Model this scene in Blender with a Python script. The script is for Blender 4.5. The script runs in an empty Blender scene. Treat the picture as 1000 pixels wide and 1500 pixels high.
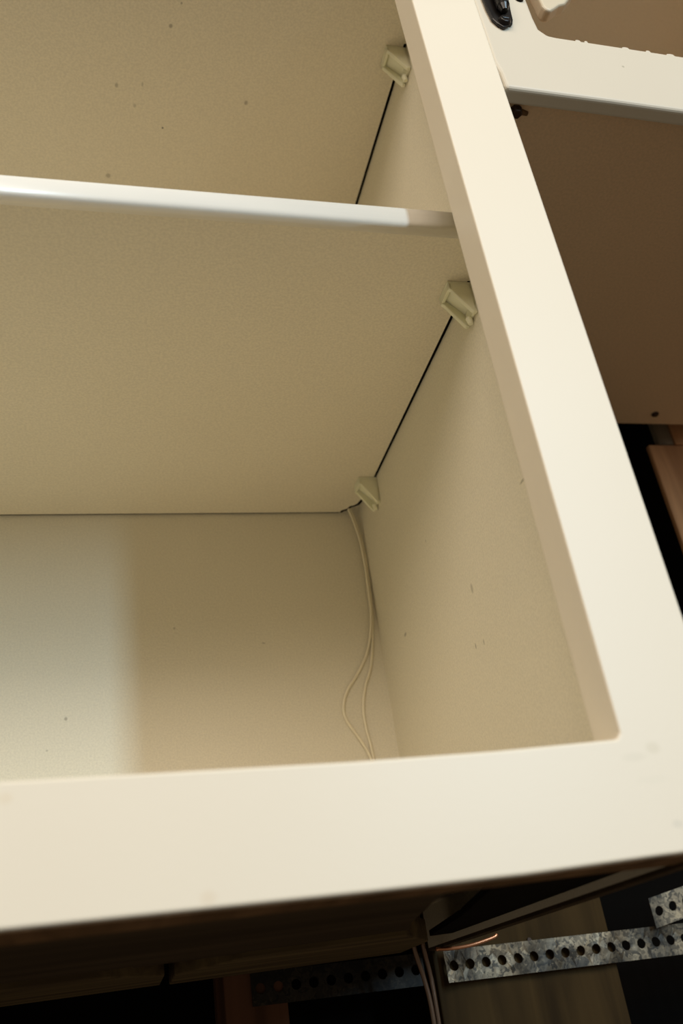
import bpy, bmesh, math, random
from mathutils import Vector, Matrix, noise
random.seed(7)
MM = 0.001
sc = bpy.context.scene
COL = sc.collection

# ------------------------------------------------------------------ camera
def vec(*a): return Vector(a)
yaw, pitch, roll, fpx = 0.3023, 0.4984, -0.1551, 1364.2
cyw, syw, cp, sp = math.cos(yaw), math.sin(yaw), math.cos(pitch), math.sin(pitch)
fwd = vec(syw*cp, cyw*cp, sp); rt = vec(cyw, -syw, 0); up = rt.cross(fwd)
cr, sr = math.cos(roll), math.sin(roll)
r2 = rt*cr + up*sr; u2 = -rt*sr + up*cr
cam = bpy.data.cameras.new('camera'); cam.sensor_fit = 'AUTO'; cam.sensor_width = 36
cam.lens = fpx/1500*36; cam.clip_start = 0.01; cam.clip_end = 50
cam.dof.use_dof = True; cam.dof.focus_distance = 0.60; cam.dof.aperture_fstop = 7.5
co = bpy.data.objects.new('camera', cam); COL.objects.link(co)
m = Matrix((r2, u2, -fwd)).transposed().to_4x4(); m.translation = vec(-199.24, -322.8, -82.32)*MM
co.matrix_world = m
sc.camera = co

# ------------------------------------------------------------------ world, lights, exposure
w = bpy.data.worlds.new('world'); sc.world = w; w.use_nodes = True
bg = w.node_tree.nodes['Background']; bg.inputs[0].default_value = (1.0, 0.80, 0.58, 1); bg.inputs[1].default_value = 0.13

def area(name, az, el, dist, sx, sy, power, col, target=(0, 0, 150)):
    l = bpy.data.lights.new(name, 'AREA'); l.shape = 'RECTANGLE'; l.size = sx; l.size_y = sy
    l.energy = power; l.color = col
    o = bpy.data.objects.new(name, l); COL.objects.link(o)
    a, e = math.radians(az), math.radians(el)
    T = Vector(target)*MM
    o.location = T + Vector((math.sin(a)*math.cos(e), -math.cos(a)*math.cos(e), math.sin(e)))*dist
    o.rotation_euler = (T - o.location).to_track_quat('-Z', 'Y').to_euler()
    return o
area('ceiling_lamp', 1, 38, 2.2, 1.1, 0.9, 21, (1.0, 0.86, 0.70))
area('front_left_fill', -38, 30, 2.4, 1.3, 1.0, 27, (1.0, 0.88, 0.76))  # added soft fill from front left, brightens side panel and reveal
area('window_daylight', 24.5, 19, 3.2, 0.17, 2.0, 56, (0.60, 0.83, 1.0))
sc.view_settings.view_transform = 'Standard'; sc.view_settings.look = 'None'
sc.view_settings.gamma = 1.0; sc.view_settings.use_curve_mapping = False
sc.view_settings.exposure = 0.0

# ------------------------------------------------------------------ materials
def base_mat(name, col, rough=0.5, metal=0.0, spec=0.5):
    mt = bpy.data.materials.new(name); mt.use_nodes = True
    b = mt.node_tree.nodes['Principled BSDF']
    b.inputs['Base Color'].default_value = (*col, 1); b.inputs['Roughness'].default_value = rough
    b.inputs['Metallic'].default_value = metal; b.inputs['Specular IOR Level'].default_value = spec
    return mt, mt.node_tree, b

def paint(name, col, col2, rough, nscale=6, bump_scale=900, bump=0.12, bump2=0.0, marks=(), spec=0.5, mottle=None):
    """brushed or sprayed paint: slow tone drift, fine relief, small marks (centre mm, radius mm xyz, colour, strength)"""
    mt, nt, b = base_mat(name, col, rough, spec=spec)
    N, L = nt.nodes, nt.links
    tc = N.new('ShaderNodeTexCoord')
    n1 = N.new('ShaderNodeTexNoise'); n1.inputs['Scale'].default_value = nscale; n1.inputs['Detail'].default_value = 5
    L.new(tc.outputs['Object'], n1.inputs['Vector'])
    mx = N.new('ShaderNodeMix'); mx.data_type = 'RGBA'
    mx.inputs['A'].default_value = (*col, 1); mx.inputs['B'].default_value = (*col2, 1)
    L.new(n1.outputs['Fac'], mx.inputs['Factor'])
    out = mx.outputs['Result']
    if mottle:   # fine speckle
        n3 = N.new('ShaderNodeTexNoise'); n3.inputs['Scale'].default_value = mottle[0]; n3.inputs['Detail'].default_value = 3
        L.new(tc.outputs['Object'], n3.inputs['Vector'])
        r3 = N.new('ShaderNodeMapRange'); r3.inputs['From Min'].default_value = 0.35; r3.inputs['From Max'].default_value = 0.65
        r3.inputs['To Min'].default_value = 1 - mottle[1]; r3.inputs['To Max'].default_value = 1 + mottle[1]
        L.new(n3.outputs['Fac'], r3.inputs['Value'])
        mm = N.new('ShaderNodeMix'); mm.data_type = 'RGBA'; mm.blend_type = 'MULTIPLY'; mm.inputs['Factor'].default_value = 1
        L.new(out, mm.inputs['A']); L.new(r3.outputs['Result'], mm.inputs['B']); out = mm.outputs['Result']
    for (c, rad, mc, st) in marks:
        vs = N.new('ShaderNodeVectorMath'); vs.operation = 'SUBTRACT'; vs.inputs[1].default_value = Vector(c)*MM
        L.new(tc.outputs['Object'], vs.inputs[0])
        vd = N.new('ShaderNodeVectorMath'); vd.operation = 'DIVIDE'; vd.inputs[1].default_value = Vector(rad)*MM
        L.new(vs.outputs[0], vd.inputs[0])
        ln = N.new('ShaderNodeVectorMath'); ln.operation = 'LENGTH'; L.new(vd.outputs[0], ln.inputs[0])
        rr = N.new('ShaderNodeMapRange'); rr.inputs['From Min'].default_value = 0.45; rr.inputs['From Max'].default_value = 1.0
        rr.inputs['To Min'].default_value = st; rr.inputs['To Max'].default_value = 0
        L.new(ln.outputs['Value'], rr.inputs['Value'])
        m2 = N.new('ShaderNodeMix'); m2.data_type = 'RGBA'; m2.inputs['B'].default_value = (*mc, 1)
        L.new(rr.outputs['Result'], m2.inputs['Factor']); L.new(out, m2.inputs['A']); out = m2.outputs['Result']
    L.new(out, b.inputs['Base Color'])
    n2 = N.new('ShaderNodeTexNoise'); n2.inputs['Scale'].default_value = bump_scale; n2.inputs['Detail'].default_value = 4
    L.new(tc.outputs['Object'], n2.inputs['Vector'])
    bp = N.new('ShaderNodeBump'); bp.inputs['Strength'].default_value = bump; bp.inputs['Distance'].default_value = 0.0006
    L.new(n2.outputs['Fac'], bp.inputs['Height'])
    last = bp
    if bump2:
        n4 = N.new('ShaderNodeTexNoise'); n4.inputs['Scale'].default_value = 70; n4.inputs['Detail'].default_value = 2
        L.new(tc.outputs['Object'], n4.inputs['Vector'])
        b4 = N.new('ShaderNodeBump'); b4.inputs['Strength'].default_value = bump2; b4.inputs['Distance'].default_value = 0.002
        L.new(n4.outputs['Fac'], b4.inputs['Height']); L.new(bp.outputs['Normal'], b4.inputs['Normal']); last = b4
    L.new(last.outputs['Normal'], b.inputs['Normal'])
    return mt

def wood(name, c1, c2, rough=0.7, axis='Z', scale=40, bump=0.3):
    mt, nt, b = base_mat(name, c1, rough, spec=0.12)
    N, L = nt.nodes, nt.links
    tc = N.new('ShaderNodeTexCoord'); mp = N.new('ShaderNodeMapping')
    s = [scale, scale, scale]; s['XYZ'.index(axis)] = scale*0.08; mp.inputs['Scale'].default_value = s
    L.new(tc.outputs['Object'], mp.inputs['Vector'])
    n = N.new('ShaderNodeTexNoise'); n.inputs['Scale'].default_value = 1.6; n.inputs['Detail'].default_value = 7; n.inputs['Distortion'].default_value = 0.6
    L.new(mp.outputs[0], n.inputs['Vector'])
    cr_ = N.new('ShaderNodeValToRGB'); cr_.color_ramp.elements[0].position = 0.34; cr_.color_ramp.elements[1].position = 0.68
    cr_.color_ramp.elements[0].color = (*c2, 1); cr_.color_ramp.elements[1].color = (*c1, 1)
    L.new(n.outputs['Fac'], cr_.inputs[0]); L.new(cr_.outputs[0], b.inputs['Base Color'])
    bp = N.new('ShaderNodeBump'); bp.inputs['Strength'].default_value = bump; bp.inputs['Distance'].default_value = 0.001
    L.new(n.outputs['Fac'], bp.inputs['Height']); L.new(bp.outputs[0], b.inputs['Normal'])
    return mt

def galvanised(name, k=1.0):
    mt, nt, b = base_mat(name, (0.5, 0.5, 0.45), 0.45, 0.45)
    N, L = nt.nodes, nt.links
    tc = N.new('ShaderNodeTexCoord')
    v = N.new('ShaderNodeTexVoronoi'); v.inputs['Scale'].default_value = 240; v.inputs['Randomness'].default_value = 1
    n0 = N.new('ShaderNodeTexNoise'); n0.inputs['Scale'].default_value = 120; n0.inputs['Detail'].default_value = 3
    ad = N.new('ShaderNodeMix'); ad.data_type = 'RGBA'; ad.inputs['Factor'].default_value = 0.03
    L.new(tc.outputs['Object'], n0.inputs['Vector']); L.new(tc.outputs['Object'], ad.inputs['A']); L.new(n0.outputs['Color'], ad.inputs['B'])
    L.new(ad.outputs['Result'], v.inputs['Vector'])
    bw = N.new('ShaderNodeRGBToBW'); L.new(v.outputs['Color'], bw.inputs[0])
    cr_ = N.new('ShaderNodeValToRGB'); e = cr_.color_ramp.elements
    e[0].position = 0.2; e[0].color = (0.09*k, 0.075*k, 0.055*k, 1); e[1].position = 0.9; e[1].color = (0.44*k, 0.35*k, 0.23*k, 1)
    L.new(bw.outputs[0], cr_.inputs[0])
    ns = N.new('ShaderNodeTexNoise'); ns.inputs['Scale'].default_value = 26; ns.inputs['Detail'].default_value = 6; ns.inputs['Roughness'].default_value = 0.65
    L.new(tc.outputs['Object'], ns.inputs['Vector'])
    rs = N.new('ShaderNodeMapRange'); rs.inputs['From Min'].default_value = 0.40; rs.inputs['From Max'].default_value = 0.58
    rs.inputs['To Min'].default_value = 0.22; rs.inputs['To Max'].default_value = 1.05; L.new(ns.outputs['Fac'], rs.inputs['Value'])
    ms = N.new('ShaderNodeMix'); ms.data_type = 'RGBA'; ms.blend_type = 'MULTIPLY'; ms.inputs['Factor'].default_value = 1
    L.new(cr_.outputs[0], ms.inputs['A']); L.new(rs.outputs['Result'], ms.inputs['B']); L.new(ms.outputs['Result'], b.inputs['Base Color'])
    n = N.new('ShaderNodeTexNoise'); n.inputs['Scale'].default_value = 60; n.inputs['Detail'].default_value = 5
    L.new(tc.outputs['Object'], n.inputs['Vector'])
    mr = N.new('ShaderNodeMapRange'); mr.inputs['To Min'].default_value = 0.3; mr.inputs['To Max'].default_value = 0.7
    L.new(n.outputs['Fac'], mr.inputs['Value']); L.new(mr.outputs['Result'], b.inputs['Roughness'])
    return mt

BR = (0.33, 0.24, 0.13); DK = (0.10, 0.08, 0.04)
M = {}
M['face'] = paint('face_paint', (0.855, 0.775, 0.63), (0.815, 0.735, 0.59), 0.42, nscale=9, bump_scale=320, bump=0.05, marks=[
    ((-226, 0, -4), (3, 3, 2.4), (0.75, 0.62, 0.42), 0.3), ((-163, 0, -41), (3.5, 3, 3), (0.70, 0.55, 0.36), 0.25),
    ((12, 0, -5), (4, 3, 3), (0.65, 0.58, 0.42), 0.35), ((3, 0, -8), (7, 3, 2.2), (0.7, 0.64, 0.5), 0.3),
    ((13, 0, -34), (3, 3, 2), (0.62, 0.58, 0.48), 0.4), ((8, 0, -17), (9, 3, 2), (0.76, 0.7, 0.56), 0.25),
    ])
M['inside'] = paint('inside_paint', (0.815, 0.755, 0.60), (0.77, 0.71, 0.555), 0.5, nscale=5, bump_scale=520, bump=0.22, mottle=(700, 0.05), marks=[
    ((36, 181, 148), (9, 2.2, 4.2), DK, 0.35), ((36, 317, 173), (9, 3.5, 1.8), DK, 0.5), ((36, 194, 114), (9, 1.1, 2.4), DK, 0.5), ((36, 181, 111.5), (9, 1.1, 2.4), DK, 0.4), ((36, 85, 169.5), (9, 4.5, 1.1), DK, 0.45), ((36, 240, 214), (9, 0.8, 1.6), DK, 0.4), ((-134, 380, 212), (1.2, 6, 1.2), DK, 0.35), ((-63, 380, 196), (2, 6, 0.8), DK, 0.4),
    ((-217, 380, 143), (1.5, 6, 1.8), DK, 0.45), ((-230, 380, 120), (1, 6, 1), DK, 0.3)])
M['shelf'] = paint('shelf_paint', (0.82, 0.75, 0.595), (0.77, 0.70, 0.545), 0.5, nscale=6, bump_scale=420, bump=0.2, mottle=(600, 0.06), marks=[
    ((-140.2, 92, 557), (1.7, 2.2, 5), DK, 0.5), ((-182, 231, 557), (2.6, 3, 5), DK, 0.4), ((-78, 148, 557), (1.8, 2.6, 5), DK, 0.5),
    ((-140.6, 179, 557), (0.9, 1.1, 5), (0.02, 0.02, 0.01), 0.9), ((-163, 161, 557), (1.6, 2, 5), DK, 0.3), ((-177, 145, 557), (1.6, 2.6, 5), DK, 0.4), ((-158, 142, 557), (1.0, 2.6, 5), DK, 0.3), ((-134, 74, 557), (1.0, 1.2, 5), DK, 0.5)])
M['face2'] = paint('darker_face_paint', (0.70, 0.635, 0.51), (0.66, 0.595, 0.475), 0.45, nscale=9, bump_scale=320, bump=0.05, marks=[((138, 0.6, 434), (1.2, 3, 1.2), (0.35, 0.32, 0.22), 0.7)])  # darker tone of the face paint, for the neighbouring frame
M['edge'] = paint('edge_paint', (0.95, 0.91, 0.82), (0.92, 0.88, 0.79), 0.25, nscale=30, bump_scale=150, bump=0.08)
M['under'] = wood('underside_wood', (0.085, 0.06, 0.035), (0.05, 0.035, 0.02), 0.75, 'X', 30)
M['nailer'] = wood('nailer_wood', (0.17, 0.125, 0.06), (0.08, 0.055, 0.03), 0.8, 'X', 45)
M['rawedge'] = wood('raw_edge_wood', (0.24, 0.14, 0.07), (0.13, 0.075, 0.035), 0.7, 'Y', 40)
M['hardboard'] = paint('brown_hardboard', (0.80, 0.56, 0.34), (0.70, 0.48, 0.28), 0.6, nscale=4, bump_scale=500, bump=0.2, mottle=(500, 0.05))
M['innerbrown'] = paint('neighbour_inside', (0.66, 0.60, 0.48), (0.60, 0.54, 0.42), 0.6, nscale=5, bump_scale=500, bump=0.2, mottle=(500, 0.05))
M['board'] = wood('old_board', (0.07, 0.042, 0.015), (0.03, 0.018, 0.007), 0.85, 'Z', 25)
M['stud'] = wood('stud_wood', (0.80, 0.42, 0.20), (0.42, 0.20, 0.09), 0.85, 'Z', 25)
M['greywood'] = wood('grey_blocking', (0.34, 0.27, 0.18), (0.16, 0.12, 0.08), 0.9, 'Z', 60)
M['reddish'] = wood('reddish_stud', (0.18, 0.085, 0.05), (0.09, 0.045, 0.025), 0.85, 'Z', 25)
M['void'] = wood('void_shade', (0.004, 0.0028, 0.0018), (0.002, 0.0015, 0.001), 0.95, 'X', 15)  # near-black: shade of the open wall and gaps put into the colour
M['zinc'] = galvanised('galvanised_steel')
M['shadedzinc'] = galvanised('shaded_steel', 0.10)  # darkened copy of the steel, shadow put into its colour
M['oldplastic'] = base_mat('old_plastic', (0.66, 0.58, 0.43), 0.4)[0]
M['black'] = base_mat('black_hinge_metal', (0.012, 0.010, 0.009), 0.28, 0.4)[0]
M['screw'] = base_mat('dark_screw_steel', (0.05, 0.03, 0.02), 0.45, 0.7)[0]
M['copper'] = base_mat('copper', (0.70, 0.32, 0.17), 0.3, 0.9)[0]
mt, nt, b = base_mat('clear_cord_jacket', (0.20, 0.12, 0.075), 0.2); b.inputs['Coat Weight'].default_value = 0.6; b.inputs['Metallic'].default_value = 0.35
M['cord'] = mt
M['strand'] = base_mat('cream_wire_jacket', (0.86, 0.78, 0.58), 0.35)[0]
mt, nt, b = base_mat('pale_plastic', (0.86, 0.84, 0.62), 0.35); b.inputs['Subsurface Weight'].default_value = 0.15; b.inputs['Subsurface Radius'].default_value = (0.004, 0.004, 0.002); b.inputs['Subsurface Scale'].default_value = 1.0
M['clip'] = mt

# ------------------------------------------------------------------ helpers
def obj(name, bm, mat, parent=None, bevel=0, seg=2, smooth=False):
    bmesh.ops.recalc_face_normals(bm, faces=bm.faces)
    me = bpy.data.meshes.new(name); bm.to_mesh(me); bm.free(); me.materials.append(mat)
    if smooth:
        for p in me.polygons: p.use_smooth = True
    o = bpy.data.objects.new(name, me); COL.objects.link(o)
    if parent: o.parent = parent
    if bevel:
        md = o.modifiers.new('bevel', 'BEVEL'); md.width = bevel*MM; md.segments = seg; md.limit_method = 'ANGLE'; md.angle_limit = math.radians(40)
    return o
def thing(name, label, cat, group=None, kind=None):
    o = bpy.data.objects.new(name, None); COL.objects.link(o); o.empty_display_size = 0.02
    tag(o, label, cat, group, kind); return o
def tag(o, label=None, cat=None, group=None, kind=None):
    if label: o['label'] = label
    if cat: o['category'] = cat
    if group: o['group'] = group
    if kind: o['kind'] = kind
    return o
def box(bm, x0, x1, y0, y1, z0, z1):
    vs = [bm.verts.new((x*MM, y*MM, z*MM)) for x in (x0, x1) for y in (y0, y1) for z in (z0, z1)]
    for f in ((0, 1, 3, 2), (4, 6, 7, 5), (0, 4, 5, 1), (2, 3, 7, 6), (0, 2, 6, 4), (1, 5, 7, 3)):
        bm.faces.new([vs[i] for i in f])
def bx(*a):
    bm = bmesh.new(); box(bm, *a); return bm
def prism(bm, pts, axis, a, b):
    """polygon in the two other axes (in order) extruded along axis from a to b, mm"""
    def P(p, t):
        c = {'X': (t, p[0], p[1]), 'Y': (p[0], t, p[1]), 'Z': (p[0], p[1], t)}[axis]
        return Vector(c)*MM
    A = [bm.verts.new(P(p, a)) for p in pts]; B = [bm.verts.new(P(p, b)) for p in pts]
    n = len(pts)
    bm.faces.new(A); bm.faces.new(B[::-1])
    for i in range(n): bm.faces.new((A[i], A[(i+1) % n], B[(i+1) % n], B[i]))
def frame_ring(outer, inner, y0, y1):
    """outer and inner: lists of the same number of (x, z); a flat ring y0..y1 thick"""
    bm = bmesh.new(); n = len(outer)
    V = [[bm.verts.new(Vector((p[0], y, p[1]))*MM) for p in ring] for y in (y0, y1) for ring in (outer, inner)]
    for i in range(n):
        j = (i+1) % n
        bm.faces.new((V[0][i], V[0][j], V[1][j], V[1][i])); bm.faces.new((V[2][i], V[3][i], V[3][j], V[2][j]))
        bm.faces.new((V[0][i], V[2][i], V[2][j], V[0][j])); bm.faces.new((V[1][i], V[1][j], V[3][j], V[3][i]))
    return bm
def cyl(bm, c, ax, r, h, n=20, r2=None):
    c = Vector(c)*MM; ax = Vector(ax).normalized(); q = ax.to_track_quat('Z', 'Y'); r2 = r if r2 is None else r2
    A = []; B = []
    for i in range(n):
        a = 2*math.pi*i/n; d = Vector((math.cos(a), math.sin(a), 0))
        A.append(bm.verts.new(c + q @ (d*r*MM))); B.append(bm.verts.new(c + q @ (d*r2*MM) + ax*h*MM))
    bm.faces.new(A[::-1]); bm.faces.new(B)
    for i in range(n): bm.faces.new((A[i], A[(i+1) % n], B[(i+1) % n], B[i]))
def smooth_path(pts, k=6):
    P = [Vector(p) for p in pts]; out = []
    for i in range(len(P)-1):
        p0 = P[max(i-1, 0)]; p1 = P[i]; p2 = P[i+1]; p3 = P[min(i+2, len(P)-1)]
        for s in range(k):
            t = s/k
            out.append(0.5*((2*p1) + (p2-p0)*t + (2*p0-5*p1+4*p2-p3)*t*t + (3*p1-p0-3*p2+p3)*t**3))
    out.append(P[-1]); return out
def tube(bm, pts, r, n=10):
    P = [p*MM for p in smooth_path(pts)]; rings = []
    for i, p in enumerate(P):
        d = (P[min(i+1, len(P)-1)] - P[max(i-1, 0)]).normalized(); q = d.to_track_quat('Z', 'Y')
        rings.append([bm.verts.new(p + q @ Vector((math.cos(2*math.pi*j/n), math.sin(2*math.pi*j/n), 0))*r*MM) for j in range(n)])
    for a, b_ in zip(rings, rings[1:]):
        # align rings to avoid twist
        k = min(range(n), key=lambda s: (a[0].co - b_[s].co).length); b_[:] = b_[k:]+b_[:k]
        for j in range(n): bm.faces.new((a[j], a[(j+1) % n], b_[(j+1) % n], b_[j]))
    bm.faces.new(rings[0][::-1]); bm.faces.new(rings[-1])

# ------------------------------------------------------------------ the wall behind, opened up to its framing
wall = thing('wall_back', None, None, kind='structure')
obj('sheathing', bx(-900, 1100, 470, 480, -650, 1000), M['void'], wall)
def stud(x0, x1, y0, y1, z0, z1, mat, name='stud'):
    return obj(name, bx(x0, x1, y0, y1, z0, z1), mat, wall, bevel=1.2)
stud(-111, -67, 404, 469, -640, 380, M['reddish'])
stud(40, 184, 392, 404, -640, 380, M['board'], 'backing_board')
stud(360, 462, 380, 386, -640, 396, M['stud'], 'board')
stud(374, 392, 381, 388, 397.5, 620, M['greywood'], 'blocking')
stud(392.5, 462, 379, 388, 396.8, 620, M['stud'], 'blocking')
stud(-420, -376, 404, 469, -640, 380, M['reddish'])
nb = bmesh.new()
for (x, z, r_) in ((117, -46, 1.6), (131, -66, 1.2)): cyl(nb, (x, 391.6, z), (0, -1, 0), r_, 1.5, 12)
obj('nail', nb, M['screw'], wall)

# ------------------------------------------------------------------ main wall cabinet
TOPZ = 900; LX = -760
cab = thing('wall_cabinet', 'open cream wall cabinet with wide white face frame, filling the left of the view', 'cabinet')
# face frame; rail slightly bowed like the real one
outer = [(45, -44), (45, TOPZ), (LX-36, TOPZ), (LX-36, -44), (-400, -43.0), (-228, -43.4), (-110, -45), (-52, -45.4), (0, -44.4)]
inner = [(0, 0), (0, TOPZ-60), (LX, TOPZ-60), (LX, 1.5), (-400, 2.0), (-228, 1.7), (-110, -0.9), (-52, -1.2), (-6, -0.6)]
# round the inner bottom-right corner a little with one extra pair
inner[0] = (-0.2, 1.8)
inner[-1] = (-2.2, -0.4)
ff = obj('face_frame', frame_ring(outer, inner, 0, 21.5), M['face'], cab, bevel=1.1, seg=3)
rb = bmesh.new()
low = [(p[0], p[1]) for p in outer[3:]] + [(44, -44.1)]
prism(rb, low + [(p[0], p[1]-0.5) for p in low[::-1]], 'Y', 1.3, 21.2)
obj('raw_bottom_edge', rb, M['rawedge'], cab)['label'] = 'unpainted brown bottom edge of the face frame'
sb = bmesh.new(); box(sb, 36, 44.6, 21.5, 386, -42.5, TOPZ-2); obj('side_panel', sb, M['inside'], cab)
sb = bmesh.new(); box(sb, LX-36, LX-27, 21.5, 386, -42.5, TOPZ-2); obj('side_panel', sb, M['inside'], cab)
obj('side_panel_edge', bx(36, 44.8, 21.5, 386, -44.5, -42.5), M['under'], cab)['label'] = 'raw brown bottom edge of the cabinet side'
obj('back_panel', bx(LX-27, 36, 380, 386, -12, TOPZ-14), M['inside'], cab)
obj('cabinet_floor', bx(LX-27, 36, 21.5, 380, -16, -4), M['inside'], cab)
obj('cabinet_top', bx(LX-27, 36, 21.5, 380, TOPZ-14, TOPZ-2), M['inside'], cab)
# underside: backer strip behind the rail, thin panel, nailer at the rear, all dark wood
obj('rail_backer', bx(LX-27, 36, 21.5, 46, -43.2, -24), M['rawedge'], cab, bevel=0.8)
pb = bmesh.new()
prism(pb, [(LX-27, 46), (-63, 46), (-36, 190), (-24, 236), (-116, 236), (-118, 241), (-178, 246), (-180, 236), (LX-27, 236)], 'Z', -40.5, -36)
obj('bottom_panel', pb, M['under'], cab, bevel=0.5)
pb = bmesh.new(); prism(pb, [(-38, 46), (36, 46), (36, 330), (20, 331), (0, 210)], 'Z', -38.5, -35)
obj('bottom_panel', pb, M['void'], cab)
nb = bmesh.new(); prism(nb, [(-120, 240), (-60, 236), (-27, 232), (8, 300), (13, 379), (-150, 379), (-152, 300)], 'Z', -43.5, -30)
obj('nailer', nb, M['nailer'], cab, bevel=0.8)
nb = bmesh.new(); prism(nb, [(LX-27, 250), (-200, 250), (-186, 262), (-158, 300), (-156, 379), (LX-27, 379)], 'Z', -43.0, -30)
obj('nailer', nb, M['nailer'], cab, bevel=0.8)

# ------------------------------------------------------------------ shelves resting on clips
def shelf(name, z, label):
    t = thing(name, label, 'shelf', 'adjustable shelves in the cabinet')
    th = 15.6; y0 = 40; yb = 377.8; xr = 33.6; xl = LX-25
    bm = bmesh.new()
    prism(bm, [(xl, y0+8), (35.8, y0+8), (35.8, 82), (xr, 82.5), (xr, 349), (31.5, 356), (30.2, 363), (27.5, 366), (24.5, 367.2), (22.5, 372), (18.5, 374.5), (17.5, yb), (xl, yb)], 'Z', z, z+th)
    obj('board', bm, M['shelf'], t)
    # rounded front edge
    prof = [(y0+8, z+th), (y0+8, z+th)]
    R_ = th/2
    for i in range(13):
        a = math.pi/2 + math.pi*i/12
        prof.append((y0+5 - 5*abs(math.cos(a))**0.6, z+R_+R_*math.copysign(abs(math.sin(a))**0.55, math.sin(a))))
    prof = prof[1:] + [(y0+8, z)]
    bm = bmesh.new(); prism(bm, prof, 'X', xl, 35.6)
    o = obj('front_edge', bm, M['edge'], t, smooth=False)
    o['label'] = 'rounded glossy white front edge'
    for p in o.data.polygons:
        if abs(p.normal.x) < 0.5: p.use_smooth = True
    rb = bmesh.new(); box(rb, xr, 35.8, 83, 349, z+0.5, z+th-0.4)  # dark filler stands in for the shade in the side gap
    obj('end_gap_shade', rb, M['void'], t)['label'] = 'dark filler imitating shade in the gap at the shelf end'
    rb = bmesh.new()  # dark lining paints shade into the broken corner
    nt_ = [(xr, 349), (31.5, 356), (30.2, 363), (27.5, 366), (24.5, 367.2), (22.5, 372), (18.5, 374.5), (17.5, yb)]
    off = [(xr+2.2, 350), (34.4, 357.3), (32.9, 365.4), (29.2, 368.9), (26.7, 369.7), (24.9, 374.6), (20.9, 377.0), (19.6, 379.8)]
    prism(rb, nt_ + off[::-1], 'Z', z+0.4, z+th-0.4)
    obj('notch_shade', rb, M['void'], t)['label'] = 'dark lining imitating shade in the broken corner of the shelf board'
    rb = bmesh.new(); box(rb, xl, 17, yb, 379.8, z+0.5, z+th-0.4)  # dark strip in place of the shade behind the shelf
    obj('rear_gap_shade', rb, M['void'], t)['label'] = 'dark filler imitating shade in the gap behind the shelf board'
    return t
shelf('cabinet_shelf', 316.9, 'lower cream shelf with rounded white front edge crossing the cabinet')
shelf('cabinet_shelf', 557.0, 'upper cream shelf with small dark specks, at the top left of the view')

# ------------------------------------------------------------------ plastic shelf clips
def clip_mesh():
    """origin at the upper front corner against the side panel: X to the left is negative"""
    W, D, H = 16, 17, 23
    body = bmesh.new()
    box(body, -W, -0.1, 0, D, -2.0, 0)                # plate under the shelf
    box(body, -2.0, -0.1, 0, D, -H, -2.0)             # plate on the side panel
    box(body, -W, -W+2.2, 0, D, -6, -2.0)             # nose lip
    prism(body, [(-W+2.2, -3.5), (-W+2.2, -2), (-2, -2), (-2, -H+7.5)], 'Y', 3, D-3)   # fill between, recessed
    webs = []
    for y in (0, D-3):
        wb = bmesh.new()
        prism(wb, [(-W, -1.9), (-W, -6.5), (-W+1.5, -7.8), (-3.0, -H-1.5), (-0.3, -H-1.5), (-0.3, -1.9)], 'Y', y, y+3)
        webs.append(wb)
    tip = bmesh.new(); cyl(tip, (-2.6, D*0.55, -H+1), (0.1, 0, -1), 2.4, 5.0, 12, 1.6)
    return body, webs, tip
def make_clip(label):
    t = thing('shelf_clip', label, 'shelf clip', 'plastic shelf clips')
    body, webs, tip = clip_mesh()
    obj('bracket', body, M['clip'], t, bevel=0.4)
    for wb in webs: obj('web', wb, M['clip'], t, bevel=0.6)
    obj('peg', tip, M['clip'], t, bevel=0.4)
    return t
def dup(root, loc, rz, label):
    r_ = root.copy(); COL.objects.link(r_); r_.location = Vector(loc)*MM; r_.rotation_euler = (0, 0, rz); r_['label'] = label
    for ch in list(root.children):
        c = ch.copy(); COL.objects.link(c); c.parent = r_
    return r_
c0 = make_clip('pale plastic clip in the rear corner just above the wires')
c0.location = Vector((36, 317.5, 316.9))*MM
dup(c0, (36, 83, 316.9), 0, 'pale plastic clip under the lower shelf, half hidden behind the face frame')
dup(c0, (36, 85, 557), 0, 'pale plastic clip under the upper shelf near the top of the view')

# ------------------------------------------------------------------ wires inside
wires = thing('twin_wire', 'thin cream twin wire hanging down the rear corner inside the cabinet', 'wire')
bm = bmesh.new()
tube(bm, [(24, 372, 334), (25.6, 373, 321), (30, 376, 307), (33.0, 377, 289), (34.3, 377, 269), (34.2, 378, 249), (32.3, 378.5, 217), (29.6, 378.7, 198), (23.9, 378.7, 171), (16.5, 378.7, 154), (12.2, 378.7, 137), (11.9, 378.7, 120), (13.9, 378.7, 101), (15, 378.7, 60), (15, 378.6, 5)], 1.15)
obj('strand', bm, M['strand'], wires, smooth=True)
bm = bmesh.new()
tube(bm, [(22, 371, 334), (23.6, 372, 321), (27.6, 374.5, 307), (30.8, 375, 289), (32.0, 375.4, 269), (32.0, 376, 249), (30.6, 376.2, 217), (26.5, 377.6, 195), (20.5, 378.7, 179), (11.5, 378.7, 165), (0.7, 378.7, 151), (-4.2, 378.7, 138), (-3.0, 378.7, 127), (4.5, 378.5, 113), (10.5, 378, 100), (13, 377, 86), (13, 376.3, 60), (13, 376.3, 5)], 1.15)
obj('strand', bm, M['strand'], wires, smooth=True)

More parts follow.
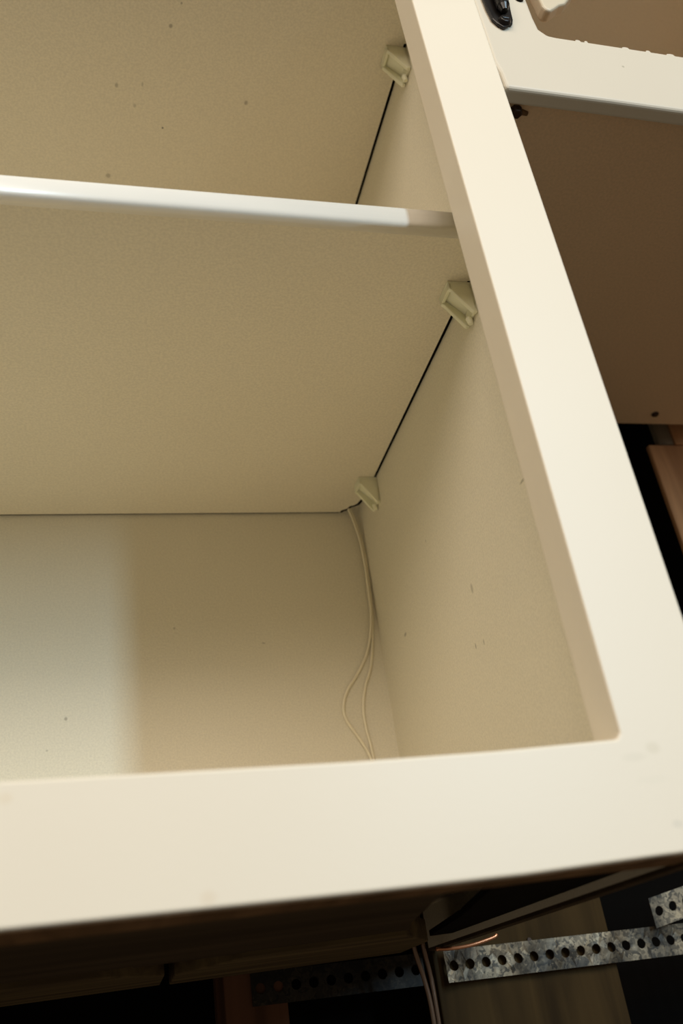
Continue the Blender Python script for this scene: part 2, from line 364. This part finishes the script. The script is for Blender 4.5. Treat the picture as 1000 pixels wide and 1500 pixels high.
# ------------------------------------------------------------------ cord hanging below
cord = thing('hanging_cord', 'shiny copper coloured twin cord hanging out below the cabinet', 'cord')
for dx, dy, sway in ((-2.6, 0, -3), (1.1, 1, 0)):
    bm = bmesh.new()
    tube(bm, [(15+dx+sway, 338+dy, -22), (16+dx+sway, 339+dy, -45), (18.0+dx+sway*0.5, 340+dy, -62), (18.4+dx, 340+dy, -80), (18+dx, 340+dy, -110), (16+dx, 338+dy, -160), (17+dx, 337+dy, -240)], 1.6, 12)
    obj('strand', bm, M['cord'], cord, smooth=True)
cw = bmesh.new(); tube(cw, [(30, 352, -45.8), (43, 360, -46.2), (60, 364, -45.6), (79, 366, -42.5), (82, 366, -40.5)], 1.3, 10)
tag(obj('copper_wire', cw, M['copper'], smooth=True), 'short bent piece of bare copper wire under the cabinet corner', 'wire')

# ------------------------------------------------------------------ perforated steel straps
def strap(name, x0, x1, z_of, y_of, label, pitch=12.75, h=21.5, hole=3.55, phase=0, t=0.9, n=16, mat=None):
    bm = bmesh.new()
    def P(s, v, k):
        x = s; dz = z_of(s) + v; y = y_of(s, v) + k*t
        return Vector((x, y, dz))*MM
    cells = []; c = x0 + pitch/2
    while c + pitch/2 <= x1 + 0.01: cells.append(c); c += pitch
    vc = {}
    def V(s, v, k):
        key = (round(s, 3), round(v, 3), k)
        if key not in vc: vc[key] = bm.verts.new(P(s, v, k))
        return vc[key]
    hp, hh = pitch/2, h/2
    for c in cells:
        sq = []; ci = []
        for i in range(n):
            a = 2*math.pi*i/n + math.pi/n*0
            dx, dz = math.cos(a), math.sin(a)
            ci.append((c + hole*dx, hole*dz))
        # outer boundary points: 16 round the rectangle
        b8 = [(hp, 0), (hp, hh*0.5), (hp, hh), (hp*0.5, hh), (0, hh), (-hp*0.5, hh), (-hp, hh), (-hp, hh*0.5), (-hp, 0), (-hp, -hh*0.5), (-hp, -hh), (-hp*0.5, -hh), (0, -hh), (hp*0.5, -hh), (hp, -hh), (hp, -hh*0.5)]
        sq = [(c+p, q) for p, q in b8]
        for i in range(n):
            j = (i+1) % n
            for k in (0, 1):
                bm.faces.new([V(*sq[i], k), V(*sq[j], k), V(*ci[j], k), V(*ci[i], k)])
            bm.faces.new([V(*ci[i], 0), V(*ci[j], 0), V(*ci[j], 1), V(*ci[i], 1)])
            if abs(sq[i][1]) == hh and abs(sq[j][1]) == hh:
                bm.faces.new([V(*sq[i], 0), V(*sq[j], 0), V(*sq[j], 1), V(*sq[i], 1)])
    for s in (cells[0]-hp, cells[-1]+hp):
        vs = [-hh, -hh*0.5, 0, hh*0.5, hh]
        for a, b_ in zip(vs, vs[1:]):
            bm.faces.new([V(s, a, 0), V(s, b_, 0), V(s, b_, 1), V(s, a, 1)])
    return tag(obj(name, bm, mat or M['zinc']), label, 'metal strap', 'perforated steel straps')
def ylow(s, v):
    e = max(0, 75 - s)/22
    return 386.5 - e*1.5 + 1.1*noise.noise(Vector((s*0.06, v*0.12, 0))) + e*2.5*noise.noise(Vector((s*0.2, v*0.22, 3)))
strap('perforated_strap', 58.9-12.75, 340, lambda s: -56.4 - (s-65)*0.021, ylow, 'long galvanised perforated strap running level across the brown board below the cabinet')
strap('perforated_strap', 218.0, 330, lambda s: -38.5 + (s-227)*0.17, lambda s, v: 380 - max(0, s-250)*0.05, 'short galvanised perforated strap tilting up above the long one', phase=0)
strap('perforated_strap', -92, 36, lambda s: -53 - (s+60)*0.02, lambda s, v: 402.6 - 0.0*s, 'perforated strap coloured dark for shade, seen dimly left of the hanging cord', mat=M['shadedzinc'])

# ------------------------------------------------------------------ neighbouring cabinet on the right, hung higher
nc = thing('wall_cabinet', 'shorter neighbouring wall cabinet with brown underside, at the upper right', 'cabinet')
AX0, AX1, AZ0, AZ1 = 45, 640, 397.5, 898
outer = [(46.6, AZ0), (46.0, 412), (44.0, 421), (44.0, 455), (44.0, 500), (44.0, AZ1), (AX1, AZ1), (AX1, AZ0-3), (200, AZ0-3), (120, AZ0-1)]
inner = [(97, 457.0), (91.0, 457.7), (85.6, 463.5), (84.7, 475), (84.6, 500), (84.6, AZ1-60), (AX1-40, AZ1-60), (AX1-40, 452), (200, 455), (120, 456.6)]
o = obj('face_frame', frame_ring(outer, inner, 0.35, 12), M['face2'], nc, bevel=2.8, seg=4)
# drips along the upper edge of the rail
for (x, w_, hgt) in ((112, 2.2, 0.7), (118, 1.4, 1.0), (147, 3.0, 0.7), (164, 2.0, 0.9), (181, 3.5, 0.8), (196, 2.0, 1.0)):
    z = 456.6 - (x-120)*0.02
    dm = bmesh.new(); prism(dm, [(x-w_, z-1.2), (x+w_, z-1.2), (x+w_*0.6, z+hgt*0.7), (x, z+hgt), (x-w_*0.7, z+hgt*0.6)], 'Y', 0.9, 8)
    obj('paint_drip', dm, M['face2'], nc, bevel=0.3)
obj('side_panel', bx(45.2, 54, 12, 352, AZ0+0.5, AZ1-2), M['hardboard'], nc)
obj('side_panel', bx(AX1-9, AX1, 12, 352, AZ0+0.5, AZ1-2), M['hardboard'], nc)
obj('bottom_panel', bx(54, AX1-9, 12, 352, 402, 414), M['hardboard'], nc, bevel=0.6)
obj('back_panel', bx(54, AX1-9, 348, 352, 414, AZ1-2), M['innerbrown'], nc)
obj('cabinet_top', bx(54, AX1-9, 12, 348, AZ1-14, AZ1-2), M['innerbrown'], nc)

# screws under it
def screw(loc, ax, r_, h, label, stub=0):
    t = thing('screw', label, None); t.parent = nc; t.location = Vector(loc)*MM
    bm = bmesh.new(); cyl(bm, (0, 0, 0), ax, r_*0.82, h*0.5, 6 if stub else 18, r_); cyl(bm, Vector(ax)*h*0.5, ax, r_, h*0.5, 6 if stub else 18, r_*0.7)
    obj('head', bm, M['screw'], t, bevel=0.3)
    if stub:
        bm = bmesh.new(); cyl(bm, (r_*0.9, 1, -0.4), (1, 0.2, 0.05), 2.0, stub, 12, 1.5); obj('shank', bm, M['rawedge'], t)
    return t
screw((60.5, 17.5, 401.9), (0, 0, -1), 4.6, 5.5, 'dark bolt head under the neighbouring cabinet beside the white stile', stub=5)
screw((343, 334, 401.9), (0, 0, -1), 3.8, 2.6, 'dark screw near the rear edge of the brown underside')

# ------------------------------------------------------------------ black hinge on the neighbouring stile
hg = thing('door_hinge', 'glossy black cabinet hinge on the white frame', None); hg.parent = nc
bm = bmesh.new()
prism(bm, [(49.2, 500), (50.2, 474), (51.5, 463), (54.2, 458.4), (57.6, 455.4), (60.2, 456.4), (61.6, 459.2), (65.2, 460.4), (66.6, 465), (67.6, 476), (70.5, 500), (70.5, 540), (66.5, 562), (62, 570), (57, 571), (52, 562), (49.2, 545)], 'Y', -2.0, 0.2)
obj('leaf', bm, M['black'], hg, bevel=0.7, seg=3)
bm = bmesh.new(); cyl(bm, (60, -5.2, 472), (0, 0, 1), 4.3, 80, 24); obj('barrel', bm, M['black'], hg, bevel=0.6, smooth=False)
bm = bmesh.new(); cyl(bm, (60, -5.2, 552), (0, 0, 1), 2.4, 5, 18, 4.2); obj('barrel_tip', bm, M['black'], hg)
bm = bmesh.new(); cyl(bm, (60, -5.2, 467.5), (0, 0, 1), 2.2, 5, 18, 3.9); obj('barrel_tip', bm, M['black'], hg)
for z in (461.6, 565):
    bm = bmesh.new(); cyl(bm, (59.6, -1.9, z), (0, -1, 0), 4.6, 2.6, 20, 3.3); box(bm, 57.2, 62.0, -4.9, -4.2, z-0.5, z+0.5)
    obj('hinge_screw', bm, M['black'], hg, bevel=0.4)
bm = bmesh.new(); cyl(bm, (78.5, 0.4, 493), (0, -1, 0), 3.2, 2.4, 20, 2.4)
tag(obj('frame_screw', bm, M['black'], nc), 'small black screw head right of the black hinge')

# ------------------------------------------------------------------ pale plastic piece in the neighbour's opening
pc = thing('door_catch', 'pale plastic door catch behind the white frame', None); pc.parent = nc
bm = bmesh.new(); prism(bm, [(106, 560), (106.6, 529), (107.4, 514), (109, 510), (112.6, 509), (117, 513), (121.5, 517.5), (127, 520.5), (139, 537), (146, 560)], 'Y', 14, 24)
obj('body', bm, M['oldplastic'], pc, bevel=2.4, seg=3)
bm = bmesh.new(); prism(bm, [(60, 575), (60, 548), (106, 548), (112, 556), (140, 556), (140, 575)], 'Y', 12.2, 21); obj('mounting_tab', bm, M['oldplastic'], pc, bevel=1)

# ------------------------------------------------------------------ put every empty at the base of its thing
def points(o, off):
    if o.type == 'MESH': return [v.co + off + o.location for v in o.data.vertices]
    return [p for c in o.children for p in points(c, off + o.location)]
empties = [o for o in list(COL.objects) if o.type == 'EMPTY' and o.children and o.location.length < 1e-6]
for e in [o for o in empties if o.parent] + [o for o in empties if not o.parent]:
    P = points(e, Vector((0, 0, 0)))
    lo = [min(p[i] for p in P) for i in range(3)]; hi = [max(p[i] for p in P) for i in range(3)]
    base = Vector(((lo[0]+hi[0])/2, (lo[1]+hi[1])/2, lo[2]))
    e.location = base
    for c in e.children: c.location = c.location - base
